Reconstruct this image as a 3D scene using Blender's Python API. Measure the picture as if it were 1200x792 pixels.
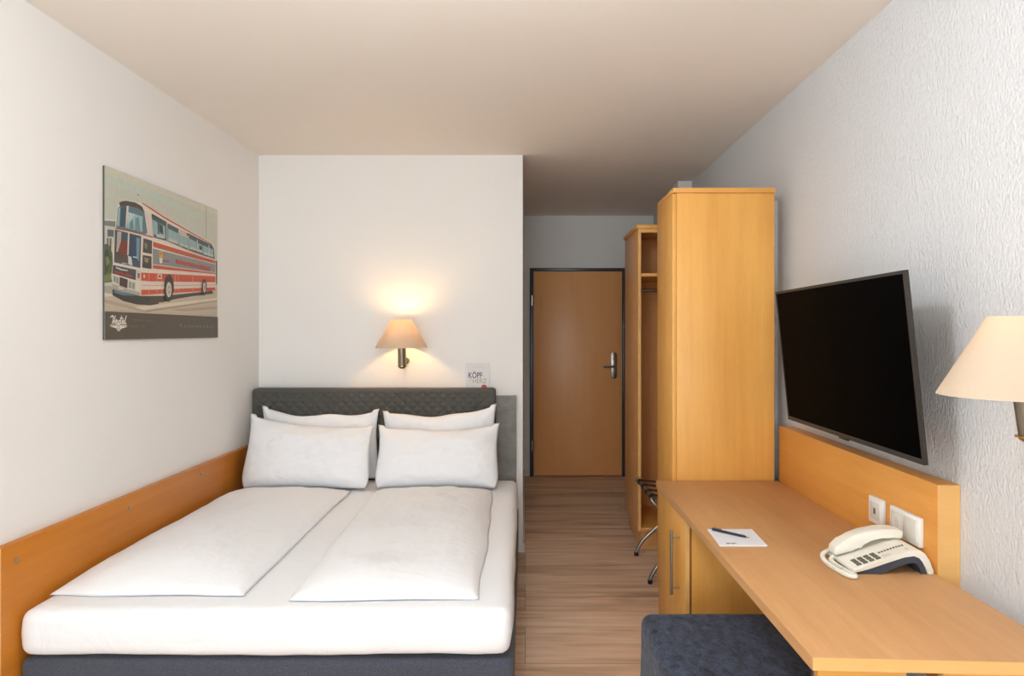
import bpy, bmesh, math, random
from mathutils import Vector, Matrix, noise
R = math.radians
random.seed(7)
scene = bpy.context.scene
for o in list(bpy.data.objects): bpy.data.objects.remove(o)

# ------------------------------------------------------------------ camera, world, lights, exposure
CAM_H = 1.42
cd = bpy.data.cameras.new('camera'); cam = bpy.data.objects.new('camera', cd); scene.collection.objects.link(cam)
cam.location = (0, 0, CAM_H); cam.rotation_euler = (R(90), 0, 0)
cd.sensor_width = 36; cd.lens = 790/1200*36; cd.shift_x = -15.5/1200; cd.shift_y = -8/1200; cd.clip_start = 0.02
scene.camera = cam
scene.view_settings.view_transform = 'Standard'; scene.view_settings.look = 'None'
scene.view_settings.gamma = 1; scene.view_settings.use_curve_mapping = False
scene.view_settings.exposure = 0.14
w = bpy.data.worlds.new('World'); scene.world = w; w.use_nodes = True
w.node_tree.nodes['Background'].inputs[0].default_value = (0.80, 0.90, 1.0, 1); w.node_tree.nodes['Background'].inputs[1].default_value = 1.6
al = bpy.data.lights.new('window_daylight', 'AREA'); al.shape = 'RECTANGLE'; al.size = 2.1; al.size_y = 2.0
al.energy = 57; al.color = (0.86, 0.94, 1.0)
ao = bpy.data.objects.new('window_daylight', al); scene.collection.objects.link(ao)
ao.location = (-0.40, -2.28, 1.25); ao.rotation_euler = (R(113), 0, 0)
LAMP_L = 170; FILL_L = 44

# ------------------------------------------------------------------ materials
def new_mat(name):
    m = bpy.data.materials.new(name); m.use_nodes = True
    nt = m.node_tree; return m, nt, nt.nodes['Principled BSDF']
def N(nt, t, **kw):
    n = nt.nodes.new(t)
    for k, v in kw.items():
        if k in n.inputs.keys(): n.inputs[k].default_value = v
        else: setattr(n, k, v)
    return n
def coords(nt, scale=(1, 1, 1), rot=(0, 0, 0)):
    tc = N(nt, 'ShaderNodeTexCoord'); mp = N(nt, 'ShaderNodeMapping')
    mp.inputs['Scale'].default_value = scale; mp.inputs['Rotation'].default_value = rot
    nt.links.new(tc.outputs['Object'], mp.inputs['Vector']); return mp.outputs['Vector']
def lin(c):
    return tuple(((v/255)/12.92 if v/255 <= .04045 else ((v/255+.055)/1.055)**2.4) for v in c) + (1,)
def plain(name, rgb, rough=.5, metal=0, var=.03, scale=30, bump=0, spec=.5, sheen=0, bscale=None):
    m, nt, b = new_mat(name)
    v = coords(nt)
    n = N(nt, 'ShaderNodeTexNoise', Scale=scale, Detail=4.0); nt.links.new(v, n.inputs['Vector'])
    cr = N(nt, 'ShaderNodeMix', data_type='RGBA')
    c = lin(rgb)
    cr.inputs[6].default_value = tuple(x*(1-var) for x in c[:3]) + (1,); cr.inputs[7].default_value = tuple(min(1, x*(1+var)) for x in c[:3]) + (1,)
    nt.links.new(n.outputs['Fac'], cr.inputs[0]); nt.links.new(cr.outputs[2], b.inputs['Base Color'])
    b.inputs['Roughness'].default_value = rough; b.inputs['Metallic'].default_value = metal
    b.inputs['Specular IOR Level'].default_value = spec
    if sheen: b.inputs['Sheen Weight'].default_value = sheen
    if bump:
        n2 = N(nt, 'ShaderNodeTexNoise', Scale=bscale or scale*3, Detail=5.0); nt.links.new(v, n2.inputs['Vector'])
        bp = N(nt, 'ShaderNodeBump', Strength=bump, Distance=.01); nt.links.new(n2.outputs['Fac'], bp.inputs['Height']); nt.links.new(bp.outputs['Normal'], b.inputs['Normal'])
    return m
def wood(name, dark, light, axis, rough=.38, seed=0, contrast=1.0):
    """beech veneer: streaks drawn out along one axis, with broad cloudy figure and fine flecks"""
    m, nt, b = new_mat(name)
    sc = {'x': (1.2, 26, 26), 'y': (26, 1.2, 26), 'z': (26, 26, 1.2)}[axis]
    v = coords(nt, sc)
    a = N(nt, 'ShaderNodeTexNoise', noise_dimensions='4D', Scale=1.0, Detail=6.0, Roughness=.6); a.inputs['W'].default_value = seed
    nt.links.new(v, a.inputs['Vector'])
    v2 = coords(nt, {'x': (.9, 3, 3), 'y': (3, .9, 3), 'z': (3, 3, .9)}[axis])
    c = N(nt, 'ShaderNodeTexNoise', noise_dimensions='4D', Scale=1.3, Detail=3.0, Distortion=.8); c.inputs['W'].default_value = seed+3
    nt.links.new(v2, c.inputs['Vector'])
    v3 = coords(nt, {'x': (22, 260, 260), 'y': (260, 22, 260), 'z': (260, 260, 22)}[axis])
    f = N(nt, 'ShaderNodeTexNoise', Scale=1.0, Detail=2.0); nt.links.new(v3, f.inputs['Vector'])
    m1 = N(nt, 'ShaderNodeMath', operation='MULTIPLY'); m1.inputs[1].default_value = .45*contrast; nt.links.new(a.outputs['Fac'], m1.inputs[0])
    m2 = N(nt, 'ShaderNodeMath', operation='MULTIPLY_ADD'); m2.inputs[1].default_value = .5*contrast; nt.links.new(c.outputs['Fac'], m2.inputs[0]); nt.links.new(m1.outputs[0], m2.inputs[2])
    m3 = N(nt, 'ShaderNodeMath', operation='MULTIPLY_ADD'); m3.inputs[1].default_value = .16*contrast; nt.links.new(f.outputs['Fac'], m3.inputs[0]); nt.links.new(m2.outputs[0], m3.inputs[2])
    r = N(nt, 'ShaderNodeValToRGB'); r.color_ramp.elements[0].position = .5-.22; r.color_ramp.elements[1].position = .5+.28
    r.color_ramp.elements[0].color = lin(dark); r.color_ramp.elements[1].color = lin(light)
    nt.links.new(m3.outputs[0], r.inputs[0]); nt.links.new(r.outputs[0], b.inputs['Base Color'])
    b.inputs['Roughness'].default_value = rough; b.inputs['Specular IOR Level'].default_value = .4
    return m
def wallpaper(name, rgb, strength, scale=70):
    m, nt, b = new_mat(name); b.inputs['Base Color'].default_value = lin(rgb); b.inputs['Roughness'].default_value = .75
    b.inputs['Specular IOR Level'].default_value = .25
    v = coords(nt, (1, 1, .55))
    n = N(nt, 'ShaderNodeTexNoise', Scale=scale, Detail=3.0, Roughness=.55, Distortion=.6); nt.links.new(v, n.inputs['Vector'])
    vo = N(nt, 'ShaderNodeTexVoronoi', Scale=scale*.9); nt.links.new(v, vo.inputs['Vector'])
    mm = N(nt, 'ShaderNodeMath', operation='MULTIPLY_ADD'); mm.inputs[1].default_value = -.35; nt.links.new(vo.outputs['Distance'], mm.inputs[0]); nt.links.new(n.outputs['Fac'], mm.inputs[2])
    bp = N(nt, 'ShaderNodeBump', Strength=strength, Distance=.006); nt.links.new(mm.outputs[0], bp.inputs['Height']); nt.links.new(bp.outputs['Normal'], b.inputs['Normal'])
    return m
def floor_mat():
    m, nt, b = new_mat('wood_plank_vinyl')
    v = coords(nt)
    br = N(nt, 'ShaderNodeTexBrick', offset=.37, offset_frequency=3, Scale=1.0); nt.links.new(v, br.inputs['Vector'])
    br.inputs['Brick Width'].default_value = 1.22; br.inputs['Row Height'].default_value = .18; br.inputs['Mortar Size'].default_value = .0008
    br.inputs['Color1'].default_value = (0, 0, 0, 1); br.inputs['Color2'].default_value = (1, 1, 1, 1); br.inputs['Mortar'].default_value = (.2, .2, .2, 1)
    off = N(nt, 'ShaderNodeVectorMath', operation='MULTIPLY_ADD'); nt.links.new(br.outputs['Color'], off.inputs[0]); off.inputs[1].default_value = (7, 3, 5); nt.links.new(v, off.inputs[2])
    mp = N(nt, 'ShaderNodeMapping'); mp.inputs['Scale'].default_value = (1.6, 20, 20); nt.links.new(off.outputs[0], mp.inputs['Vector'])
    n = N(nt, 'ShaderNodeTexNoise', Scale=1.0, Detail=5.0, Roughness=.55, Distortion=.8); nt.links.new(mp.outputs[0], n.inputs['Vector'])
    mp2 = N(nt, 'ShaderNodeMapping'); mp2.inputs['Scale'].default_value = (1.2, 8, 8); nt.links.new(off.outputs[0], mp2.inputs['Vector'])
    n2 = N(nt, 'ShaderNodeTexNoise', Scale=1.0, Detail=3.0, Distortion=1.0); nt.links.new(mp2.outputs[0], n2.inputs['Vector'])
    a = N(nt, 'ShaderNodeMath', operation='MULTIPLY'); a.inputs[1].default_value = .55; nt.links.new(n.outputs['Fac'], a.inputs[0])
    a2 = N(nt, 'ShaderNodeMath', operation='MULTIPLY_ADD'); a2.inputs[1].default_value = .45; nt.links.new(n2.outputs['Fac'], a2.inputs[0]); nt.links.new(a.outputs[0], a2.inputs[2])
    a3 = N(nt, 'ShaderNodeMath', operation='MULTIPLY_ADD'); a3.inputs[1].default_value = .09; nt.links.new(br.outputs['Color'], a3.inputs[0]); nt.links.new(a2.outputs[0], a3.inputs[2])
    r = N(nt, 'ShaderNodeValToRGB'); e = r.color_ramp.elements; e[0].position = .36; e[0].color = lin(FLOOR_D); e[1].position = .74; e[1].color = lin(FLOOR_L)
    q = e.new(.55); q.color = lin(FLOOR_M)
    nt.links.new(a3.outputs[0], r.inputs[0])
    mx = N(nt, 'ShaderNodeMix', data_type='RGBA'); nt.links.new(br.outputs['Fac'], mx.inputs[0]); nt.links.new(r.outputs[0], mx.inputs[6]); mx.inputs[7].default_value = lin((70, 48, 34))
    nt.links.new(mx.outputs[2], b.inputs['Base Color']); b.inputs['Roughness'].default_value = .42; b.inputs['Specular IOR Level'].default_value = .4
    bp = N(nt, 'ShaderNodeBump', Strength=.08, Distance=.002); nt.links.new(n.outputs['Fac'], bp.inputs['Height']); nt.links.new(bp.outputs['Normal'], b.inputs['Normal'])
    return m
def linen_mat():
    m, nt, b = new_mat('white_bed_linen'); b.inputs['Base Color'].default_value = lin((248, 249, 251)); b.inputs['Roughness'].default_value = .85
    b.inputs['Specular IOR Level'].default_value = .15; b.inputs['Sheen Weight'].default_value = .1
    v = coords(nt)
    n = N(nt, 'ShaderNodeTexNoise', Scale=5.0, Detail=5.0, Roughness=.55, Distortion=1.5); nt.links.new(v, n.inputs['Vector'])
    n2 = N(nt, 'ShaderNodeTexNoise', Scale=900.0, Detail=1.0); nt.links.new(v, n2.inputs['Vector'])
    bp = N(nt, 'ShaderNodeBump', Strength=.22, Distance=.03); nt.links.new(n.outputs['Fac'], bp.inputs['Height'])
    bp2 = N(nt, 'ShaderNodeBump', Strength=.12, Distance=.001); nt.links.new(n2.outputs['Fac'], bp2.inputs['Height']); nt.links.new(bp.outputs['Normal'], bp2.inputs['Normal'])
    nt.links.new(bp2.outputs['Normal'], b.inputs['Normal']); return m
def fabric(name, d, l, scale, rough=.9, bump=.3, ramp=(.35, .65), aniso=(1, 1, 1), sheen=.2, detail=6.0):
    m, nt, b = new_mat(name); v = coords(nt, aniso)
    n = N(nt, 'ShaderNodeTexNoise', Scale=scale, Detail=detail, Roughness=.7, Distortion=.4); nt.links.new(v, n.inputs['Vector'])
    r = N(nt, 'ShaderNodeValToRGB'); e = r.color_ramp.elements; e[0].position, e[1].position = ramp; e[0].color = lin(d); e[1].color = lin(l)
    nt.links.new(n.outputs['Fac'], r.inputs[0]); nt.links.new(r.outputs[0], b.inputs['Base Color'])
    b.inputs['Roughness'].default_value = rough; b.inputs['Sheen Weight'].default_value = sheen; b.inputs['Specular IOR Level'].default_value = .2
    n2 = N(nt, 'ShaderNodeTexNoise', Scale=scale*6, Detail=3.0); nt.links.new(v, n2.inputs['Vector'])
    bp = N(nt, 'ShaderNodeBump', Strength=bump, Distance=.004); nt.links.new(n2.outputs['Fac'], bp.inputs['Height']); nt.links.new(bp.outputs['Normal'], b.inputs['Normal'])
    return m
def shade_mat():
    m, nt, b = new_mat('lampshade_cloth'); out = nt.nodes['Material Output']
    v = coords(nt); n = N(nt, 'ShaderNodeTexNoise', Scale=400.0); nt.links.new(v, n.inputs['Vector'])
    c = N(nt, 'ShaderNodeMix', data_type='RGBA'); c.inputs[6].default_value = lin((222, 204, 184)); c.inputs[7].default_value = lin((234, 218, 194)); nt.links.new(n.outputs['Fac'], c.inputs[0])
    d = N(nt, 'ShaderNodeBsdfDiffuse'); t = N(nt, 'ShaderNodeBsdfTranslucent'); mx = N(nt, 'ShaderNodeMixShader'); mx.inputs[0].default_value = .30
    nt.links.new(c.outputs[2], d.inputs['Color']); nt.links.new(c.outputs[2], t.inputs['Color'])
    nt.links.new(d.outputs[0], mx.inputs[1]); nt.links.new(t.outputs[0], mx.inputs[2]); nt.links.new(mx.outputs[0], out.inputs['Surface']); return m
def emit(name, rgb, s):
    m, nt, b = new_mat(name); b.inputs['Base Color'].default_value = lin(rgb); b.inputs['Emission Color'].default_value = lin(rgb); b.inputs['Emission Strength'].default_value = s; return m

FLOOR_D, FLOOR_M, FLOOR_L = (180, 143, 114), (230, 196, 166), (250, 226, 202)
M_WALL = wallpaper('painted_wallpaper', (244, 242, 238), .10, 120)
M_WALLR = wallpaper('woodchip_wallpaper', (222, 224, 226), .85, 120)
M_CEIL = plain('ceiling_paint', (244, 236, 226), .9, var=.01)
M_FLOOR = floor_mat()
M_WHITE = plain('white_lacquer', (235, 234, 230), .4, var=.01)
W1, W2 = (214, 146, 66), (246, 188, 100)
M_WZ = wood('beech_veneer_upright', W1, W2, 'z')
M_WX = wood('beech_veneer_across', W1, W2, 'x', seed=2)
M_WY = wood('beech_veneer_lengthwise', (184, 106, 26), (210, 136, 48), 'y', seed=4)
M_WB = wood('beech_wall_board', (206, 136, 56), (236, 170, 86), 'y', seed=6)
M_DESK = wood('beech_desktop', (190, 138, 88), (218, 170, 120), 'y', rough=.46, seed=9)
M_EDGE = wood('beech_edging', (226, 172, 100), (242, 194, 124), 'x', seed=5)
M_WDARK = wood('beech_veneer_side', (224, 154, 92), (243, 184, 120), 'z', seed=7, rough=.3)
M_DOOR = wood('door_veneer', (246, 172, 106), (255, 200, 138), 'z', rough=.34, seed=11, contrast=.8)
M_LINEN = linen_mat()
M_STEEL = plain('brushed_steel', (170, 168, 162), .32, 1, scale=80)
M_NICKEL = plain('brushed_nickel', (150, 142, 128), .3, 1, scale=80)
M_BRASS = plain('brass', (200, 160, 90), .25, 1)
M_FRAME = plain('grey_steel_frame', (74, 80, 88), .3, .3, var=.02)
M_HEAD = fabric('dark_grey_quilted_fabric', (82, 81, 77), (98, 97, 92), 500, bump=.15, sheen=.1)
M_GREY = fabric('grey_felt_board', (128, 126, 121), (152, 150, 144), 14, ramp=(.3, .7), bump=.1, sheen=0)
M_BASE = fabric('blue_grey_upholstery', (58, 62, 74), (92, 96, 108), 260, bump=.5)
M_STOOL = fabric('crushed_blue_grey_velvet', (14, 18, 28), (74, 86, 112), 42, bump=.8, ramp=(.34, .72), aniso=(1, .55, 1), sheen=.15, detail=10.0)
M_BLACK = plain('black_plastic', (32, 32, 34), .5)
M_STRAP = plain('black_webbing', (34, 32, 30), .8, bump=.3, scale=200)
M_SCREEN = plain('black_screen', (5, 5, 6), .32, var=0, spec=.06)
M_SCREEN.node_tree.nodes['Principled BSDF'].inputs['IOR'].default_value = 1.12
M_BEZEL = plain('dark_bezel', (62, 58, 54), .5, 0, spec=.2)
M_PHONE = plain('ivory_plastic', (240, 237, 224), .38, var=.01)
M_PHONED = plain('slate_plastic', (66, 72, 84), .5)
M_KEY = plain('grey_key', (96, 92, 84), .5)
M_SOCK = plain('socket_white', (240, 240, 238), .35, var=.01)
M_SOCKG = plain('socket_ivory', (222, 218, 206), .4, var=.01)
M_PAPER = plain('paper', (240, 242, 248), .8, var=.01)
M_SHADE = shade_mat()

# ------------------------------------------------------------------ mesh helpers
def finish(name, bm, mat, parent=None, smooth=35):
    me = bpy.data.meshes.new(name); bmesh.ops.recalc_face_normals(bm, faces=bm.faces); bm.to_mesh(me); bm.free()
    for m in (mat if isinstance(mat, (list, tuple)) else [mat]): me.materials.append(m)
    o = bpy.data.objects.new(name, me); scene.collection.objects.link(o)
    if smooth:
        for p in me.polygons: p.use_smooth = True
        if smooth < 180: me.set_sharp_from_angle(angle=R(smooth))
    if parent: o.parent = parent; o.matrix_parent_inverse = Matrix.Translation(-parent.location) if parent.type == 'EMPTY' else Matrix.Identity(4)
    return o
def tag(o, label=None, cat=None, group=None, kind=None):
    if label: o['label'] = label
    if cat: o['category'] = cat
    if group: o['group'] = group
    if kind: o['kind'] = kind
    return o
def empty(name, loc, label, cat, group=None):
    o = bpy.data.objects.new(name, None); scene.collection.objects.link(o); o.location = loc; o.empty_display_size = .1
    return tag(o, label, cat, group)
def box(bm, a, b, bev=0, seg=2, mi=0):
    """axis aligned box from corner a to corner b, edges rounded by bev"""
    t = bmesh.new()
    x0, y0, z0 = a; x1, y1, z1 = b
    vs = [t.verts.new(p) for p in ((x0,y0,z0),(x1,y0,z0),(x1,y1,z0),(x0,y1,z0),(x0,y0,z1),(x1,y0,z1),(x1,y1,z1),(x0,y1,z1))]
    for f in ((0,3,2,1),(4,5,6,7),(0,1,5,4),(1,2,6,5),(2,3,7,6),(3,0,4,7)): t.faces.new([vs[i] for i in f])
    if bev: bmesh.ops.bevel(t, geom=list(t.edges), offset=bev, segments=seg, profile=.5, affect='EDGES')
    merge(bm, t, mi); return bm
def merge(bm, t, mi=0, mat=None):
    mp = {}
    for v in t.verts: mp[v] = bm.verts.new(mat @ v.co if mat else v.co)
    for f in t.faces:
        try: g = bm.faces.new([mp[v] for v in f.verts]); g.material_index = mi or f.material_index
        except ValueError: pass
    t.free()
def prism(bm, pts, d, mi=0, bev=0, seg=2):
    """closed outline pts (3-D, planar) pushed along vector d"""
    t = bmesh.new(); d = Vector(d)
    a = [t.verts.new(Vector(p)) for p in pts]; b = [t.verts.new(Vector(p)+d) for p in pts]
    t.faces.new(a); t.faces.new(b[::-1]); n = len(a)
    for i in range(n): t.faces.new([a[i], a[(i+1) % n], b[(i+1) % n], b[i]])
    if bev: bmesh.ops.bevel(t, geom=list(t.edges), offset=bev, segments=seg, profile=.5, affect='EDGES')
    merge(bm, t, mi); return bm
def tube(bm, path, r, n=12, mi=0, cap=True):
    path = [Vector(p) for p in path]; rings = []
    up = None
    for i, p in enumerate(path):
        d = (path[min(i+1, len(path)-1)] - path[max(i-1, 0)]).normalized()
        if up is None: up = Vector((0,0,1)) if abs(d.z) < .9 else Vector((1,0,0))
        s = d.cross(up).normalized(); up = s.cross(d).normalized()
        rr = r[i] if isinstance(r, (list, tuple)) else r
        rings.append([bm.verts.new(p + (s*math.cos(2*math.pi*k/n) + up*math.sin(2*math.pi*k/n))*rr) for k in range(n)])
    for a, b in zip(rings, rings[1:]):
        for k in range(n): f = bm.faces.new([a[k], a[(k+1) % n], b[(k+1) % n], b[k]]); f.material_index = mi
    if cap: bm.faces.new(rings[0][::-1]).material_index = mi; bm.faces.new(rings[-1]).material_index = mi
    return bm
def lathe(bm, prof, c, n=48, axis=Vector((0,0,1)), mi=0, close=False):
    q = Vector((0,0,1)).rotation_difference(axis); rings = []
    for r, z in prof: rings.append([bm.verts.new(Vector(c) + q @ Vector((r*math.cos(2*math.pi*k/n), r*math.sin(2*math.pi*k/n), z))) for k in range(n)])
    pairs = list(zip(rings, rings[1:])) + ([(rings[-1], rings[0])] if close else [])
    for a, b in pairs:
        for k in range(n): f = bm.faces.new([a[k], a[(k+1) % n], b[(k+1) % n], b[k]]); f.material_index = mi
    if not close:
        if prof[0][0] > 1e-6: bm.faces.new(rings[0][::-1]).material_index = mi
        if prof[-1][0] > 1e-6: bm.faces.new(rings[-1]).material_index = mi
    return bm
def smooth_path(pts, n=6):
    pts = [Vector(p) for p in pts]; out = []
    for i in range(len(pts)-1):
        p0, p1, p2, p3 = pts[max(i-1,0)], pts[i], pts[i+1], pts[min(i+2, len(pts)-1)]
        for k in range(n):
            t = k/n; out.append(.5*((2*p1) + (p2-p0)*t + (2*p0-5*p1+4*p2-p3)*t*t + (3*p1-p0-3*p2+p3)*t**3))
    return out + [pts[-1]]
def text_quad(name, body, mat, place, parent, bold=0, res=3):
    """flat lettering mesh; place(s, t) maps 0..1 across and up the line of type to a point"""
    cu = bpy.data.curves.new(name, 'FONT'); cu.body = body; cu.resolution_u = res; cu.offset = bold
    o = bpy.data.objects.new(name, cu); scene.collection.objects.link(o)
    dg = bpy.context.evaluated_depsgraph_get(); dg.update()
    me = bpy.data.meshes.new_from_object(o.evaluated_get(dg)); bpy.data.objects.remove(o)
    xs = [v.co.x for v in me.vertices]; ys = [v.co.y for v in me.vertices]
    x0, x1, y0, y1 = min(xs), max(xs), min(ys), max(ys)
    for v in me.vertices: v.co = place((v.co.x-x0)/(x1-x0), (v.co.y-y0)/(y1-y0))
    me.materials.clear(); me.materials.append(mat); me.name = name
    t = bpy.data.objects.new(name, me); scene.collection.objects.link(t)
    if parent: t.parent = parent; t.matrix_parent_inverse = Matrix.Translation(-parent.location) if parent.type == 'EMPTY' else Matrix.Identity(4)
    return t
def struct(name, a, b, mat, bev=0):
    return tag(finish(name, box(bmesh.new(), a, b, bev), mat, smooth=0), kind='structure')
def B(name, a, b, mat, parent, bev=.0015, seg=2):
    return finish(name, box(bmesh.new(), a, b, bev, seg), mat, parent)

# ------------------------------------------------------------------ room shell
H = 2.55; XL = -1.71; XR = 1.256; YB = 4.33; YD = 6.6; XE = -.016; YF = -2.2
struct('floor', (XL-.2, YF-.15, -.1), (XR+.2, YD+.15, 0), M_FLOOR)
struct('ceiling', (XL-.2, YF-.15, H), (XR+.2, YD+.15, H+.1), M_CEIL)
struct('wall_left', (XL-.15, YF, 0), (XL, YB, H), M_WALL)
struct('wall_right', (XR, YF, 0), (XR+.15, YD, H), M_WALLR)
struct('wall_bed', (XL-.15, YB, 0), (XE, YD, H), M_WALL)
bm = bmesh.new()                                   # entrance wall with the door opening cut out
DX0, DX1, DZ = .05, .975, 2.035
box(bm, (XE, YD, 0), (DX0, YD+.15, H)); box(bm, (DX1, YD, 0), (XR, YD+.15, H)); box(bm, (DX0, YD, DZ), (DX1, YD+.15, H))
tag(finish('wall_back', bm, M_WALL, smooth=0), kind='structure')
bm = bmesh.new()                                   # window wall behind the camera
WX0, WX1, WZ0, WZ1 = -1.5, .7, .15, 2.35
box(bm, (XL, YF-.15, 0), (WX0, YF, H)); box(bm, (WX1, YF-.15, 0), (XR, YF, H)); box(bm, (WX0, YF-.15, 0), (WX1, YF, WZ0)); box(bm, (WX0, YF-.15, WZ1), (WX1, YF, H))
tag(finish('wall_front', bm, M_WALL, smooth=0), kind='structure')
bm = bmesh.new()
for a, b in (((WX0, YF-.1, WZ0), (WX0+.05, YF-.05, WZ1)), ((WX1-.05, YF-.1, WZ0), (WX1, YF-.05, WZ1)), ((WX0, YF-.1, WZ0), (WX1, YF-.05, WZ0+.05)), ((WX0, YF-.1, WZ1-.05), (WX1, YF-.05, WZ1))): box(bm, a, b, .003)
tag(finish('window_1', bm, M_WHITE), kind='structure')
struct('trim_1', (1.150, 5.08, 0), (XR, 5.42, H), M_WHITE)          # boxed pipe in the corner behind the wardrobes
struct('added_gap_strip', (1.178, 3.355, 0), (XR, 3.37, 2.07), M_WALLR)                # strip added to cover the dark shadow in the gap between wardrobe and wall
struct('baseboard_entry', (XE, YB-.012, 0), (XE+.012, YD-.012, .062), M_WHITE, .002)
struct('baseboard_back', (XE+.012, YD-.012, 0), (DX0-.012, YD, .062), M_WHITE, .002)
struct('baseboard_right', (XR-.012, 4.95, 0), (XR, 5.08, .062), M_WHITE, .002)

# entrance door
bm = box(bmesh.new(), (.083, YD-.004, .008), (.948, YD+.036, 2.006), .002)
door = tag(finish('door_1', bm, M_DOOR), kind='structure')
bm = bmesh.new()
for x0, x1 in ((DX0-.006, .078), (.953, DX1+.004)): box(bm, (x0, YD-.014, 0), (x1, YD+.06, 2.012), .002)
box(bm, (DX0-.006, YD-.014, 2.012), (DX1+.004, YD+.06, DZ+.002), .002)
box(bm, (DX0, YD+.038, 0), (.10, YD+.06, 2.03)); box(bm, (.93, YD+.038, 0), (DX1, YD+.06, 2.03)); box(bm, (DX0, YD+.038, 1.99), (DX1, YD+.06, 2.03)); box(bm, (DX0, YD+.038, 0), (DX1, YD+.06, .03))  # lips behind the leaf, added to stop outside light leaking in
tag(finish('trim_2', bm, M_FRAME), kind='structure')
dh = finish('door_handle', prism(bmesh.new(), [(.868+.03*math.cos(t), YD-.0105, 1.085+(.1 if math.sin(t) > 0 else -.1)+.03*math.sin(t)) for t in [i*math.pi/10 for i in range(20)]], (0, .0065, 0), bev=.001), M_STEEL, door)
tag(dh, 'brushed steel door plate')
bm = tube(bmesh.new(), smooth_path([(.868, YD-.008, 1.075), (.868, YD-.05, 1.075), (.855, YD-.058, 1.075), (.76, YD-.058, 1.073)], 5), .0095)
lathe(bm, [(.018, 0), (.018, .006)], (.868, YD-.0175, 1.075), 24, Vector((0, 1, 0)))
finish('lever', bm, M_NICKEL, dh)
bm = lathe(bmesh.new(), [(.012, 0), (.012, .004)], (.868, YD-.0155, 1.15), 20, Vector((0, 1, 0))); finish('lock_cylinder', bm, M_BRASS, dh)
for z in (1.72, .3): finish('hinge', box(tube(bmesh.new(), [(.0805, YD-.017, z-.05), (.0805, YD-.017, z+.05)], .009), (.062, YD-.016, z-.05), (.08, YD-.013, z+.05)), M_NICKEL, door)

# ------------------------------------------------------------------ bed
bed = empty('bed_base', (-.86, 3.2, 0), 'low blue-grey upholstered bed base under the white mattress', 'bed')
B('box_base', (-1.668, 2.222, .08), (-.042, 4.19, .336), M_BASE, bed, .022, 4)
for x in (-1.55, -.16):
    for y in (2.34, 4.05): finish('leg', lathe(bmesh.new(), [(.02, 0), (.026, .082)], (x, y, 0), 20), M_BLACK, bed)
def soft_box(x0, x1, y0, y1, z0, z1, nx, ny, nz, r, amp, seed):
    """closed box with rounded edges on a fine grid, its faces gently uneven like stretched cloth"""
    t = bmesh.new(); bmesh.ops.create_cube(t, size=2)
    bmesh.ops.subdivide_edges(t, edges=[e for e in t.edges if abs(e.verts[0].co.x-e.verts[1].co.x) > .1], cuts=nx, use_grid_fill=True)
    bmesh.ops.subdivide_edges(t, edges=[e for e in t.edges if abs(e.verts[0].co.y-e.verts[1].co.y) > .1], cuts=ny, use_grid_fill=True)
    bmesh.ops.subdivide_edges(t, edges=[e for e in t.edges if abs(e.verts[0].co.z-e.verts[1].co.z) > .1], cuts=nz, use_grid_fill=True)
    c = Vector(((x0+x1)/2, (y0+y1)/2, (z0+z1)/2)); hx, hy, hz = (x1-x0)/2, (y1-y0)/2, (z1-z0)/2
    for v in t.verts:
        p = Vector((v.co.x*hx, v.co.y*hy, v.co.z*hz)); q = Vector((max(-hx+r, min(hx-r, p.x)), max(-hy+r, min(hy-r, p.y)), max(-hz+r, min(hz-r, p.z))))
        d = p-q
        n = d.normalized() if d.length > 1e-6 else Vector((0,0,0))
        p = q + n*r if d.length > 1e-6 else p
        w = c+p
        k = (1 if v.co.z < .99 else .5)*noise.fractal(Vector((w.x*2.2+seed, w.y*2.2, w.z*5)), 1, 2, 4)
        side = 1-abs(v.co.z) if abs(v.co.z) < 1 else 0
        p += n*(amp*k) + Vector((n.x, n.y, 0))*(amp*1.1*side)
        v.co = c+p
    return t
mat_ = tag(finish('mattress', soft_box(-1.664, -.050, 2.214, 4.185, .345, .500, 70, 80, 10, .035, .006, 3), M_LINEN, smooth=180),
           'thick white mattress in a smooth fitted sheet lying on the blue-grey bed base', 'mattress')
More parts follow.
